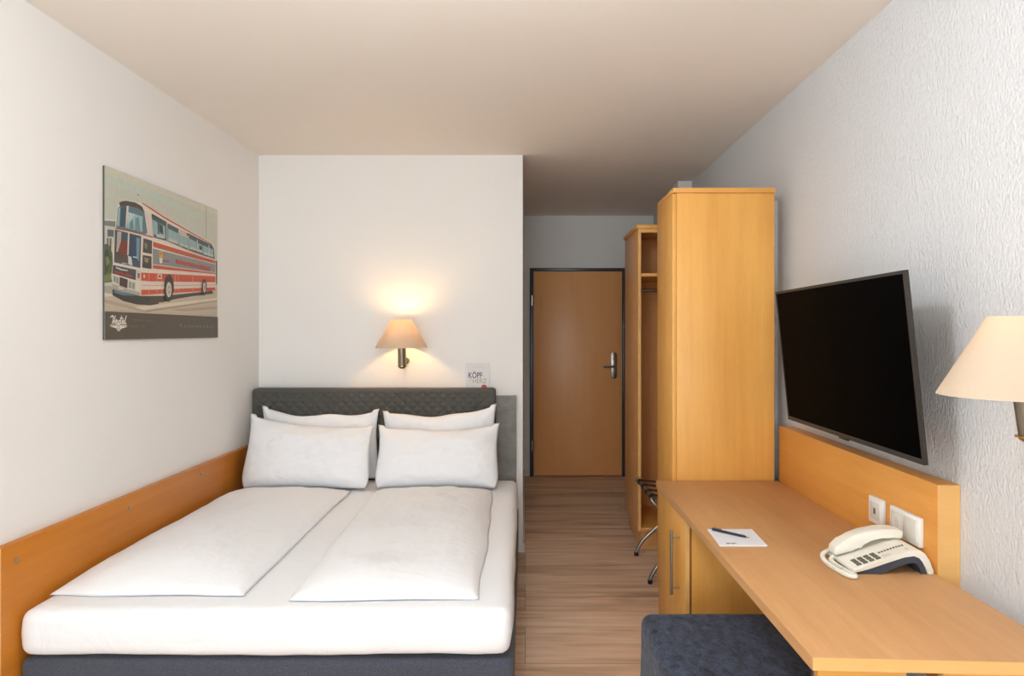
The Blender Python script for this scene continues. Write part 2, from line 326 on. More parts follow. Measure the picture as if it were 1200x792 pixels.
def duvet(name, label, c, z, T, seed, nu=90, nv=150, sidefold=0):
    """c: front-left, front-right, back-right, back-left corners on the bed; a flat folded quilt plumped in the middle"""
    bm = bmesh.new(); c = [Vector(p) for p in c]; rows = ([], [])
    for j in range(nv+1):
        v = j/nv; ra, rb = [], []
        for i in range(nu+1):
            u = i/nu
            p = (c[0]*(1-u)+c[1]*u)*(1-v) + (c[3]*(1-u)+c[2]*u)*v
            du = min(u, 1-u)*(c[1]-c[0]).length; dv = min(v, 1-v)*(c[3]-c[0]).length
            wob = .017*noise.noise(Vector((p.x*4+seed, p.y*3, 0)))
            e = max(0, 1-min(du, dv)/.04); p = p + Vector((wob*e, wob*e*.6))
            f = (1-math.exp(-du/.075))*(1-math.exp(-dv/.10)); f2 = min(1, (min(du, dv)/.03))**.5
            big = noise.fractal(Vector((p.x*2.6+seed, p.y*1.7, seed)), 1, 2, 3)
            fine = noise.fractal(Vector((p.x*9+seed, p.y*5+seed, 2)), 1, 2, 3)
            # soft creases fanning in from the corners
            crease = math.sin((p.x-c[0].x)*38 + 5*noise.noise(Vector((p.x*3, p.y*2, seed))))*math.exp(-dv/.12)*.0025
            h = .012*f2 + T*f*(1+.28*big) + .0035*fine*f2 + crease*f2
            ra.append(bm.verts.new((p.x, p.y, z + max(h, .002)))); edge = i in (0, nu) or j in (0, nv)
            rb.append(ra[-1] if edge else bm.verts.new((p.x, p.y, z)))
            if edge: ra[-1].co.z = z+.002
        rows[0].append(ra); rows[1].append(rb)
    for k, g in enumerate(rows):
        for j in range(nv):
            for i in range(nu):
                q = [g[j][i], g[j][i+1], g[j+1][i+1], g[j+1][i]]; bm.faces.new(q if k == 0 else q[::-1])
    return tag(finish(name, bm, M_LINEN, smooth=180), label, 'duvet', 'folded white duvets on the bed')
duvet('duvet', 'white duvet folded lengthwise on the half of the bed beside the wood wall panel', [(-1.655, 2.335), (-.972, 2.33), (-1.0, 3.845), (-1.65, 3.845)], .5035, .066, 1.3)
duvet('duvet', 'white duvet folded lengthwise on the half of the bed beside the wooden floor aisle', [(-.808, 2.285), (-.150, 2.30), (-.185, 3.86), (-.855, 3.86)], .5035, .060, 8.1)

def pillow(label, cx, wd, ht, T, foot, lean, seed, shear=0, sag=.06):
    """stuffed pillow standing on its long edge; foot = (y, z) of the lower edge, lean in degrees from upright"""
    bm = bmesh.new(); nu, nv = 64, 44; rows = ([], [])
    rot = Matrix.Rotation(R(-lean), 4, 'X')
    for j in range(nv+1):
        v = -1+2*j/nv; ra, rb = [], []
        for i in range(nu+1):
            u = -1+2*i/nu
            low = (1-v)/2
            x = wd/2*u*(1-.075*(1-v*v)*abs(u)**2+.07*low*(1-v*v))*(1-.07*max(0, -v)**5*u**4); y0 = ht/2*v*(1-.09*(1-u*u)*(1 if v > 0 else .2))
            if v > 0: y0 += -sag*ht*v**3*(1-u*u)*(.6+.5*noise.noise(Vector((u*1.7+seed, 0, seed)))) + .012*v**4*(1 if abs(u) > .9 else 0)
            y0 = (y0+ht/2)*(1-shear*u)-ht/2
            f = max(0, (1-u**4)*(1-v**4))**.55*(max(0, (1-u*u)*(1-v*v))**.18)
            t = T/2*f*(1+.22*low)
            wr = noise.fractal(Vector((u*2.2+seed, v*1.6, seed)), 1, 2, 4)*.017*f**.5
            tension = math.sin(7*math.atan2(v+.999*(1 if v < 0 else -1)+.0, u-.999*(1 if u > 0 else -1)))*.0022*math.exp(-((1-abs(u))**2+(1-abs(v))**2)*3)
            pt = lambda s: rot @ Vector((x, s*(t+.003)+wr*.8+tension, y0+ht/2)) + Vector((cx, foot[0], foot[1]))
            edge = i in (0, nu) or j in (0, nv)
            a = bm.verts.new(pt(-1) if not edge else rot @ Vector((x, wr*.8, y0+ht/2)) + Vector((cx, foot[0], foot[1]))); ra.append(a); rb.append(a if edge else bm.verts.new(pt(1)))
        rows[0].append(ra); rows[1].append(rb)
    for k, g in enumerate(rows):
        for j in range(nv):
            for i in range(nu):
                q = [g[j][i], g[j][i+1], g[j+1][i+1], g[j+1][i]]; bm.faces.new(q if k == 0 else q[::-1])
    return tag(finish('pillow', bm, M_LINEN, smooth=180), label, 'pillow', 'white pillows propped on the headboard')
pillow('white pillow propped in front of another, on the side of the wood wall panel', -1.268, .745, .395, .165, (3.865, .519), 21, 1.1, .09)
pillow('white pillow behind another against the headboard, on the side of the wood wall panel', -1.255, .72, .425, .09, (4.125, .519), 1, 5.2, .025, .10)
pillow('white pillow propped in front of another, on the aisle side of the bed', -.512, .725, .365, .165, (3.875, .519), 21, 9.4, -.015)
pillow('white pillow behind another against the headboard, on the aisle side of the bed', -.525, .70, .425, .09, (4.125, .519), 1, 13.7, -.05, .10)

# headboard: grey felt board on the wall, quilted pad in front of it
hb = empty('headboard', (-.9, 4.3, 0), 'dark grey diamond-quilted headboard on a plain grey board behind the pillows', 'headboard')
B('backing_board', (XL+.004, 4.282, .08), (-.057, 4.329, 1.007), M_GREY, hb, .002)
def quilt(x0, x1, z0, z1, yf, yb, cx, cz):
    nx, nz = 300, 120; bm = bmesh.new(); g = []
    for j in range(nz+1):
        row = []
        for i in range(nx+1):
            x = x0+(x1-x0)*i/nx; z = z0+(z1-z0)*j/nz
            d = min(x-x0, x1-x, z1-z); a = abs(math.sin(math.pi*(x/cx+z/cz))); b = abs(math.sin(math.pi*(x/cx-z/cz)))
            rim = min(1, d/.020); rim = math.sqrt(max(0, 1-(1-rim)**2))
            q = min(1, max(0, (d-.022)/.008))
            h = .014*rim*(1) + q*(.014*(min(a, b)**.65) - .010)
            for sx, ccx in ((-1, x0+.02), (1, x1-.02)):        # rounded upper corners
                ex, ez = (x-ccx)*sx, z-(z1-.02)
                if ex > 0 and ez > 0: k_ = max(ex, ez)/math.hypot(ex, ez); x = ccx+sx*ex*k_; z = z1-.02+ez*k_
            row.append(bm.verts.new((x, yf+.016-h, z)))
        g.append(row)
    for j in range(nz):
        for i in range(nx): bm.faces.new([g[j][i], g[j][i+1], g[j+1][i+1], g[j+1][i]])
    loop = [g[0][i] for i in range(nx+1)] + [g[j][nx] for j in range(1, nz+1)] + [g[nz][i] for i in range(nx-1, -1, -1)] + [g[j][0] for j in range(nz-1, 0, -1)]
    back = [bm.verts.new((v.co.x, yb, v.co.z)) for v in loop]; n = len(loop)
    for k in range(n): bm.faces.new([loop[k], loop[(k+1) % n], back[(k+1) % n], back[k]])
    bm.faces.new(back[::-1]); return bm
finish('quilted_pad', quilt(-1.702, -.186, .45, 1.062, 4.196, 4.281, .064, .058), M_HEAD, hb, 180)

# beech panel along the wall beside the bed
wp = empty('wall_panel', (-1.69, 3.2, .2), 'long orange beech board screwed to the wall beside the bed', 'wall panel')
B('board', (XL+.001, 2.16, .20), (-1.680, 4.195, .722), M_WY, wp, .001)
B('edge_strip', (XL+.001, 2.157, .20), (-1.680, 2.160, .722), M_EDGE, wp, 0)
for y, z in ((2.225, .665), (2.86, .672), (3.50, .680)):
    bm = lathe(bmesh.new(), [(.008, 0), (.008, .002), (.0055, .004), (0.0001, .0045)], (-1.680, y, z), 20, Vector((1, 0, 0)))
    finish('screw', bm, M_STEEL, wp)

# information card standing on the headboard ledge
card = empty('booklet', (-.30, 4.305, 1.008), 'small white booklet with black and gold title leaning on the wall above the headboard', 'booklet')
th = R(3); CX0, CX1, CH = -.381, -.230, .208
def cardp(s, t, off=.0006):  # s, t in 0..1 over the card face
    z = t*CH; return Vector((CX0+(CX1-CX0)*s, 4.3135+z*math.tan(th)-off, 1.0085+z))
bm = bmesh.new(); prism(bm, [cardp(0,0,0), cardp(1,0,0), cardp(1,1,0), cardp(0,1,0)], (0, .003, 0)); finish('cover', bm, plain('booklet_cover', (228, 226, 224), .5, var=.01), card, 0)
tq = lambda s0, t0, s1, t1: (lambda s, t: cardp(s0+(s1-s0)*s, t0+(t1-t0)*t))
INK = plain('black_ink', (52, 50, 54), .6); GOLD = plain('gold_ink', (186, 170, 110), .5); RED = plain('red_ink', (196, 60, 60), .5); SILV = plain('pale_ink', (196, 194, 192), .6)
text_quad('lettering', 'K\u00d6PF', INK, tq(.12, .53, .70, .75), card, .01)
text_quad('lettering', 'HERZ', GOLD, tq(.30, .38, .88, .51), card)
text_quad('lettering', '+', GOLD, tq(.17, .45, .23, .51), card)
text_quad('lettering', 'HOTELMAGAZIN', SILV, tq(.30, .86, .68, .89), card)
bm = bmesh.new(); bm.faces.new([bm.verts.new(cardp(.78+.125*math.cos(k*math.pi/16), .245+.09*math.sin(k*math.pi/16))) for k in range(32)]); finish('red_seal', bm, RED, card, 0)

# ------------------------------------------------------------------ wall lamps
def wall_lamp(label, wall, n, z, power=1.0, group='fabric wall lamps'):
    """wall: point on the wall behind the shade at the shade's lower rim; n: direction into the room"""
    n = Vector(n); c = Vector(wall)+n*.163; c.z = z; drop = .118 if power == 1 else .092
    t = empty('wall_lamp', (wall[0], wall[1], z-.13), label, 'lamp', group)
    prof = [(.160, 0), (.0605, .176), (.0590, .176), (.1585, 0)]
    finish('lamp_shade', lathe(bmesh.new(), prof, c, 72, close=True), M_SHADE, t)
    bm = bmesh.new()
    for k in range(3):
        a = k*2*math.pi/3+.5; tube(bm, [c+Vector((0,0,.094)), c+Vector((.066*math.cos(a), .066*math.sin(a), .158))], .0012, 6)
    tube(bm, [c+Vector((0, 0, .019)), c+Vector((0, 0, .1))], .0135, 20)
    for v in bm.verts: pass
    sp = finish('shade_holder', bm, M_NICKEL, t)
    foot = c - n*.024 + Vector((0, 0, -drop))
    top = c - n*.008 + Vector((0, 0, .02))
    finish('stem', tube(bmesh.new(), [top, foot+Vector((0,0,.004))], .0255 if n.y else .0225, 28), M_NICKEL, t)
    bm = lathe(bmesh.new(), [(.029, 0), (.029, .004)], foot, 28); finish('collar', bm, M_BRASS, t)
    bm = lathe(bmesh.new(), [(.0001, -.014), (.012, -.012), (.021, -.006), (.024, 0)], foot, 28); finish('end_cap', bm, M_NICKEL, t)
    bm = tube(bmesh.new(), [foot+Vector((0,0,.03)), Vector((wall[0], wall[1], foot.z+.03))+n*.004], .009)
    lathe(bm, [(.022, 0), (.022, .008), (.018, .014)], Vector((wall[0], wall[1], foot.z+.03))+n*.0006, 28, n)
    finish('wall_bracket', bm, M_NICKEL, t)
    bulb = finish('bulb', lathe(bmesh.new(), [(.0001, 0), (.013, .004), (.014, .018), (.021, .036), (.0225, .046), (.019, .058), (.010, .066), (.0001, .069)], c+Vector((0, 0, .098)), 24), M_BULB if power == 1 else emit('dim_warm_bulb', (255, 208, 150), LAMP_L*power), t, 180)
    return t
M_BULB = emit('warm_bulb', (255, 206, 138), LAMP_L); M_FILL = emit('fill_glow', (243, 249, 255), FILL_L)  # globe glow is added fill light from out of view
wall_lamp('lit wall lamp with small cream cone shade and nickel stem above the bed headboard', (-.765, YB, 0), (0, -1, 0), 1.318)
wall_lamp('lit wall lamp with cream cone shade beside the television, cut by the photo edge', (XR, 1.49, 0), (-1, 0, 0), 1.277, .14)

# globe lamp added out of view to give overhead fill light
gl = empty('added_fill_lamp', (-.20, 1.30, 2.1), 'added out-of-view white globe lamp giving overhead fill light, on a short nickel rod', 'lamp')
gc = Vector((-.20, 1.30, 2.255))
finish('fill_globe', lathe(bmesh.new(), [(.14*math.sin(k*math.pi/24)+(.0001 if k == 0 else 0), -.14*math.cos(k*math.pi/24)) for k in range(22)]+[(.135*math.sin(k*math.pi/24), -.135*math.cos(k*math.pi/24)) for k in range(21, 0, -1)]+[(.0001, -.135)], gc, 40), M_FILL, gl, 180)
finish('rod', tube(bmesh.new(), [gc+Vector((0,0,.13)), (gc.x, gc.y, H-.03)], .006), M_NICKEL, gl)
finish('canopy', lathe(bmesh.new(), [(.012, -.035), (.05, -.02), (.055, 0)], (gc.x, gc.y, H-.0005), 32), M_NICKEL, gl)
finish('globe_cap', lathe(bmesh.new(), [(.055, .118), (.055, .128), (.02, .15), (.01, .152)], gc, 32), M_NICKEL, gl)


# ------------------------------------------------------------------ wardrobes
w1 = empty('wardrobe', (.95, 3.38, 0), 'tall closed orange beech wardrobe standing at the end of the desk', 'wardrobe')
WY0, WY1, WXL, WXR = 3.18, 3.555, .710, 1.177
B('side_panel', (WXL+.004, WY0+.004, .0), (WXR, WY0+.022, 2.072), M_WZ, w1)
B('side_panel', (WXL+.004, WY1-.022, .0), (WXR, WY1-.004, 2.072), M_WZ, w1)
B('back_panel', (WXR-.01, WY0+.0225, .1), (WXR, WY1-.0225, 2.072), M_WZ, w1, 0)
B('top_board', (WXL-.012, WY0-.004, 2.073), (WXR+.002, WY1+.004, 2.096), M_WX, w1)
B('plinth', (WXL+.05, WY0+.0225, 0), (WXL+.066, WY1-.0225, .1), M_WDARK, w1)
d = B('door', (WXL-.014, WY0+.005, .105), (WXL+.003, WY1-.005, 2.07), M_WZ, w1)
w2 = empty('wardrobe', (.99, 4.64, 0), 'open-fronted beech wardrobe with shelf and hanging rail between closed wardrobe and door', 'wardrobe')
OY0, OY1, OXL, OXR, OT, OB = 4.353, 4.925, .729, 1.230, 2.107, .128
B('side_panel', (OXL, OY0+.002, OB), (OXL+.019, OY1, OT-.024), M_WDARK, w2)
B('front_edging', (OXL, OY0, OB), (OXL+.019, OY0+.0018, OT-.024), M_EDGE, w2, 0)
B('side_panel', (OXR-.019, OY0+.002, OB), (OXR, OY1, OT-.024), M_WDARK, w2)
B('top_board', (OXL-.01, OY0-.008, OT-.0235), (OXR, OY1+.002, OT), M_WX, w2)
B('front_rail', (OXL+.0192, OY0, OT-.050), (OXR-.0192, OY0+.02, OT-.024), M_WX, w2)
B('back_panel', (OXL+.0195, OY1-.012, OB), (OXR-.0195, OY1-.001, OT-.025), M_WDARK, w2, 0)
B('shelf', (OXL+.0195, OY0+.004, 1.775), (OXR-.0195, OY1-.0125, 1.795), M_WX, w2)
B('bottom_board', (OXL+.0195, OY0+.001, OB), (OXR-.0195, OY1-.0125, OB+.02), M_WX, w2)
B('plinth', (OXL+.03, OY0+.06, 0), (OXR, OY1-.02, OB-.001), M_WDARK, w2)
B('plinth_edging', (OXL+.03, OY0+.055, 0), (OXR, OY0+.0595, .022), M_EDGE, w2, 0)
finish('hanging_rail', tube(bmesh.new(), [(OXL+.02, 4.62, 1.70), (OXR-.02, 4.62, 1.70)], .0125), M_STEEL, w2)

# folding luggage rack
lr = empty('luggage_rack', (.93, 4.02, 0), 'folding steel luggage rack with black straps, partly hidden behind the desk', 'luggage rack')
RY0, RY1, RX0, RX1, RZ, tr = 3.765, 4.295, .700, 1.16, .475, .0115
for xa, xb, dy in ((RX0+.02, RX1, 0), (RX1, RX0+.02, .028)):     # each loop: rail on top at xa, legs crossing down to the other side
    p = []
    for yy, sgn in ((RY1-dy, 1), (RY0+dy, -1)):
        leg = [(xa, yy-.03*sgn, RZ), (xa+(xb-xa)*.04, yy, RZ-.03), (xa+(xb-xa)*.82, yy, .15), (xa+(xb-xa)*1.0, yy, .06), (xa+(xb-xa)*1.04, yy, .011)]
        p.append(leg)
    path = smooth_path(p[0][::-1], 6) + smooth_path(p[1], 6)
    finish('frame_loop', tube(bmesh.new(), path, tr, 12), M_STEEL, lr)
    for leg in p: finish('rubber_foot', lathe(bmesh.new(), [(.0135, 0), (.0135, .022)], (leg[-1][0], leg[-1][1], .0005), 16), M_BLACK, lr)
for k in range(4):
    y = RY0+.07+k*(RY1-RY0-.14)/3; bm = bmesh.new(); pts = []
    for i in range(13):
        t = i/12; pts.append((RX0+.02+(RX1-RX0-.02)*t, RZ+tr+.002-.02*math.sin(math.pi*t)))
    lo = [(x, y-.02, z) for x, z in pts]; up = [(x, y-.02, z+.0025) for x, z in pts[::-1]]
    prism(bm, lo+up, (0, .04, 0))
    for xx in (RX0+.02, RX1): t_ = bmesh.new(); lathe(t_, [(tr+.0035, -.02), (tr+.0035, .02)], (0, 0, 0), 20, Vector((0, 1, 0))); merge(bm, t_, 0, Matrix.Translation((xx, y, RZ)))
    finish('strap', bm, M_STRAP, lr)

# ------------------------------------------------------------------ desk
DZT = .717; DT = .0295
desk = empty('desk', (.9, 2.3, 0), 'long beech desk along the wall with a cupboard at its far end', 'desk')
out = [(.620, 1.455), (1.190, 1.428), (1.190, 3.172), (.617, 3.172)]
bm = prism(bmesh.new(), [(x, y, DZT-DT) for x, y in out], (0, 0, DT), bev=.0015); finish('desktop', bm, M_DESK, desk)
bm = bmesh.new(); o2 = [(.6196, 1.4545), (1.190, 1.4275)]
prism(bm, [(.6205, 1.4548, DZT-DT+.001), (1.1895, 1.4278, DZT-DT+.001), (1.1895, 1.4278, DZT-.0015), (.6205, 1.4548, DZT-.0015)], (-.00003, -.0012, 0)); finish('front_edging', bm, M_EDGE, desk, 0)
bm = bmesh.new(); prism(bm, [(.6198, 1.458, DZT-DT+.001), (.6168, 3.171, DZT-DT+.001), (.6168, 3.171, DZT-.0015), (.6198, 1.458, DZT-.0015)], (-.0012, 0, 0)); finish('side_edging', bm, M_DESK, desk, 0)
cb = B('cupboard_body', (.652, 2.640, 0), (1.185, 3.170, DZT-DT-.001), M_WZ, desk, .001)
cdoor = B('cupboard_door', (.626, 2.645, .06), (.644, 3.166, DZT-DT-.012), M_WZ, desk, .001)
B('door_edging', (.6265, 2.6385, .06), (.6435, 2.6448, DZT-DT-.012), M_EDGE, desk, 0)
B('shadow_gap_panel', (.652, 2.634, 0), (1.185, 2.639, DZT-DT-.001), M_WZ, desk, 0)
bm = tube(bmesh.new(), [(.594, 2.735, .352), (.594, 2.735, .612)], .0062, 16)
for z in (.380, .582): tube(bm, [(.594, 2.735, z), (.6262, 2.735, z)], .004, 12)
finish('bar_handle', bm, M_STEEL, cdoor)
finish('leg', tube(bmesh.new(), [(.70, 1.60, 0), (.70, 1.60, DZT-DT-.0005)], .02, 20), M_STEEL, desk)
B('apron', (.66, 1.52, DZT-DT-.06), (.86, 1.54, DZT-DT-.0005), M_WX, desk)
B('support_panel', (.93, 1.50, 0), (1.18, 1.52, DZT-DT-.0005), M_WZ, desk)
bb = empty('wall_board', (1.22, 2.5, .5), 'beech board fixed to the wall behind the desk, holding the sockets', 'wall board')
B('board', (1.191, 1.948, .40), (1.2555, 3.165, .976), M_WB, bb, .0012)
B('end_edging', (1.1915, 1.9455, .40), (1.2552, 1.9478, .975), M_EDGE, bb, 0)

# sockets
def frame_plate(name, y0, y1, label, cat):
    t = empty(name, (1.19, (y0+y1)/2, .77), label, cat)
    B('frame', (1.176, y0, .772), (1.1905, y1, .860), M_SOCK, t, .003, 3); return t
s1 = frame_plate('data_socket', 2.222, 2.310, 'single white data socket on the beech board above the desk', 'socket')
B('insert', (1.1735, 2.237, .788), (1.1765, 2.295, .846), M_SOCKG, s1, .0012); B('port_slot', (1.1728, 2.259, .806), (1.1737, 2.272, .826), M_KEY, s1, .0003)
s2 = frame_plate('power_outlet', 2.012, 2.176, 'double white outlet and switch plate on the beech board behind the phone', 'power outlet')
fr = B('socket_insert', (1.1735, 2.097, .784), (1.1765, 2.166, .850), M_SOCKG, s2, .0012)
finish('socket_cup', lathe(bmesh.new(), [(.021, 0), (.021, -.0015), (.0185, -.0015), (.018, -.0005), (.0001, -.0005)], (1.1742, 2.134, .817), 36, Vector((1, 0, 0))), M_SOCK, s2)
B('rocker_switch', (1.1715, 2.024, .784), (1.1765, 2.092, .850), M_SOCKG, s2, .0015)

# notepad and pen
pad = empty('notepad', (.72, 2.29, DZT), 'white notepad lying on the desktop near its front edge', 'notepad')
bm = prism(bmesh.new(), [(.634, 2.200, DZT+.0004), (.790, 2.200, DZT+.0004), (.800, 2.380, DZT+.0004), (.644, 2.380, DZT+.0004)], (0, 0, .0042)); finish('paper', bm, M_PAPER, pad, 0)
bm = bmesh.new()
for k in range(5): prism(bm, [(.662+.007*k-.003*(k % 2), 2.212+.002*(k % 3), DZT+.0047), (.667+.007*k, 2.212+.002*(k % 3), DZT+.0047), (.667+.007*k, 2.224, DZT+.0047), (.662+.007*k, 2.224, DZT+.0047)], (0, 0, .0002))
finish('printed_logo', bm, plain('grey_print', (120, 120, 124), .7), pad, 0)
pen = empty('pen', (.72, 2.32, DZT+.0047), 'dark blue ballpoint pen lying across the notepad', 'pen')
p0, p1 = Vector((.655, 2.363, DZT+.0094)), Vector((.758, 2.262, DZT+.0094)); d = (p1-p0).normalized(); PM = plain('navy_plastic', (38, 44, 66), .3)
finish('barrel', tube(bmesh.new(), [p0, p0+d*.004, p0+d*.05, p0+d*.118, p0+d*.128], [.003, .0045, .0046, .0042, .0026], 16), PM, pen)
finish('tip', tube(bmesh.new(), [p0+d*.128, p0+d*.136, p0+d*.141], [.0024, .0014, .0005], 12), M_STEEL, pen)
finish('push_button', tube(bmesh.new(), [p0-d*.007, p0], .0018, 12), M_STEEL, pen)
finish('clip', tube(bmesh.new(), [p0+d*.002+Vector((0, 0, .0047)), p0+d*.01+Vector((0, 0, .0062)), p0+d*.036+Vector((0, 0, .0056))], .0009, 8), PM, pen)

# ------------------------------------------------------------------ telephone (long axis across the desk, low end to the left)
ph = empty('telephone', (1.06, 2.05, DZT), 'ivory corded desk telephone with slate base in front of the double outlet', 'telephone')
PY0, PY1, X0 = 1.945, 2.115, .944
top = [(0, .006), (.004, .016), (.05, .030), (.10, .047), (.15, .064), (.178, .071), (.198, .069), (.212, .059), (.224, .040), (.234, .012), (.236, .0006)]
bot = [(.219, .0006), (.213, .018), (.204, .038), (.194, .050), (.178, .056), (.15, .050), (.10, .034), (.05, .017), (.006, .004)]
bm = prism(bmesh.new(), [(X0+x, PY0, DZT+z) for x, z in top+bot], (0, PY1-PY0, 0), bev=.0022, seg=3); finish('body_shell', bm, M_PHONE, ph, 40)
und = [(.010, .0006), (.050, .0162), (.10, .0332), (.15, .0492), (.178, .0552), (.1935, .0492), (.2032, .0375), (.212, .018), (.2175, .0008), (.202, .0008), (.196, .020), (.188, .030), (.176, .033), (.15, .028), (.115, .013), (.085, .0008)]
bm = prism(bmesh.new(), [(X0+x, PY0+.004, DZT+z) for x, z in und], (0, PY1-PY0-.008, 0)); finish('base_shell', bm, M_PHONED, ph, 30)
def on_top(x):   # height of the sloping deck
    for (a, za), (b, zb) in zip(top, top[1:]):
        if a <= x <= b: return za+(zb-za)*(x-a)/(b-a)
    return 0
def deck_box(bm, x0, x1, y0, y1, h):
    t = bmesh.new(); prism(t, [(X0+x0, y0, DZT+on_top(x0)-.001), (X0+x1, y0, DZT+on_top(x1)-.001), (X0+x1, y0, DZT+on_top(x1)+h), (X0+x0, y0, DZT+on_top(x0)+h)], (0, y1-y0, 0), bev=.0006, seg=1); merge(bm, t)
for i in range(4):
    for j in range(3):
        bm = bmesh.new(); x = .022+i*.0185; y = 1.958+j*.017; deck_box(bm, x, x+.0125, y, y+.0125, .0022); finish('key', bm, M_KEY, ph)
for i in range(9):
    bm = bmesh.new(); x = .1+i*.0085; deck_box(bm, x, x+.0048, 1.990, 1.998, .0018); finish('function_key', bm, M_KEY, ph)
bm = bmesh.new(); deck_box(bm, .098, .172, 1.958, 1.975, .0006); finish('label_strip', bm, M_SOCKG, ph)
# handset: arched grip between two end pads, lying along the far side of the deck
hs = [(.008, .020), (.010, .044), (.032, .062), (.065, .081), (.105, .095), (.145, .101), (.185, .102), (.212, .099), (.218, .090), (.214, .0712), (.184, .0735), (.180, .080), (.150, .081), (.118, .073), (.092, .060), (.082, .048), (.078, .0405), (.062, .0365)]
bm = prism(bmesh.new(), [(X0-.012+x, 2.046, DZT+z) for x, z in hs], (0, .050, 0), bev=.006, seg=3); finish('handset', bm, M_PHONE, ph, 50)
def coil(c, r, turns, wr):
    c = smooth_path(c, 10); L = len(c)-1; pts = []; nseg = turns*9
    for k in range(nseg+1):
        t = k/nseg*L; i = min(int(t), L-1); p = c[i].lerp(c[i+1], t-i); d = (c[i+1]-c[i]).normalized(); s = d.cross(Vector((0, 0, 1))).normalized(); u = s.cross(d)
        a = 2*math.pi*turns*k/nseg; pts.append(p+(s*math.cos(a)+u*math.sin(a))*r)
    return tube(bmesh.new(), pts, wr, 6)
zc = DZT+.0085
finish('coil_cord', coil([(.962, 2.095, zc+.022), (.930, 2.100, zc+.004), (.912, 2.065, zc), (.905, 2.015, zc), (.908, 1.965, zc), (.916, 1.925, zc), (.930, 1.908, zc), (.938, 1.920, zc), (.930, 1.95, zc), (.924, 2.0, zc), (.928, 2.045, zc), (.946, 2.07, zc+.004)], .0050, 64, .0026), M_PHONE, ph, 180)

# ------------------------------------------------------------------ television
tv = empty('television', (1.16, 2.43, 1.04), 'black flat television tilted forward on the wall above the desk', 'television')
TL = Vector((1.0826, 2.914, CAM_H+.1696)); BL = Vector((1.138, 2.914, CAM_H-.380)); TR = Vector((1.0670, 1.894, CAM_H+.1725)); BR = Vector((1.122, 1.894, CAM_H-.3776))
ux = ((TR-TL)+(BR-BL)).normalized(); wz = ((TL-BL)+(TR-BR)); wz = (wz-ux*wz.dot(ux)).normalized(); nn = ux.cross(wz)   # nn points into the room
if nn.x > 0: nn = -nn
ctr = (TL+TR+BL+BR)/4; HW = ((TR-TL).length+(BR-BL).length)/4; HH = ((TL-BL).length+(TR-BR).length)/4
def tvp(a, b, c): return ctr+ux*a+wz*b+nn*c
def tvbox(name, a0, a1, b0, b1, c0, c1, mat, bev=.001):
    bm = bmesh.new(); prism(bm, [tvp(a0, b0, c0), tvp(a1, b0, c0), tvp(a1, b1, c0), tvp(a0, b1, c0)], nn*(c1-c0), bev=bev); return finish(name, bm, mat, tv)
tvbox('housing', -HW, HW, -HH, HH, -.011, -.002, M_BEZEL, .001)
bm = bmesh.new(); bz = .010
for a0, a1, b0, b1 in ((-HW, HW, HH-bz, HH), (-HW, HW, -HH, -HH+bz*1.6), (-HW, -HW+bz, -HH+bz*1.6, HH-bz), (HW-bz, HW, -HH+bz*1.6, HH-bz)): prism(bm, [tvp(a0, b0, -.002), tvp(a1, b0, -.002), tvp(a1, b1, -.002), tvp(a0, b1, -.002)], nn*.004, bev=.0008)
finish('bezel', bm, M_BEZEL, tv)
tvbox('screen', -HW+bz, HW-bz, -HH+bz*1.6, HH-bz, -.002, .0005, M_SCREEN, 0)
tvbox('rear_cover', -HW*.62, HW*.62, -HH*.72, HH*.4, -.055, -.0112, M_BLACK, .006)
tvbox('sensor_tab', -.035, .035, -HH-.008, -HH, -.010, -.002, M_BLACK, .001)
bm = bmesh.new(); y0 = ctr.y
c1 = tvp(0, -.05, -.0605)
box(bm, (XR-.022, y0-.16, c1.z-.12), (XR-.0005, y0+.16, c1.z+.12), .002)
tube(bm, [(XR-.02, y0, c1.z), (c1.x+.004, y0, c1.z)], .022, 16)
finish('wall_mount', bm, M_BLACK, tv)

# ------------------------------------------------------------------ stool
st = empty('stool', (.62, 2.07, 0), 'dark blue-grey velvet cube stool pushed half under the desk', 'stool')
finish('seat_cushion', soft_box(.392, .858, 1.835, 2.302, .03, .466, 34, 34, 24, .035, .004, 11), M_STOOL, st, 180)
for x in (.43, .82):
    for y in (1.88, 2.26): finish('foot', lathe(bmesh.new(), [(.018, 0), (.02, .034)], (x, y, 0), 16), M_BLACK, st)

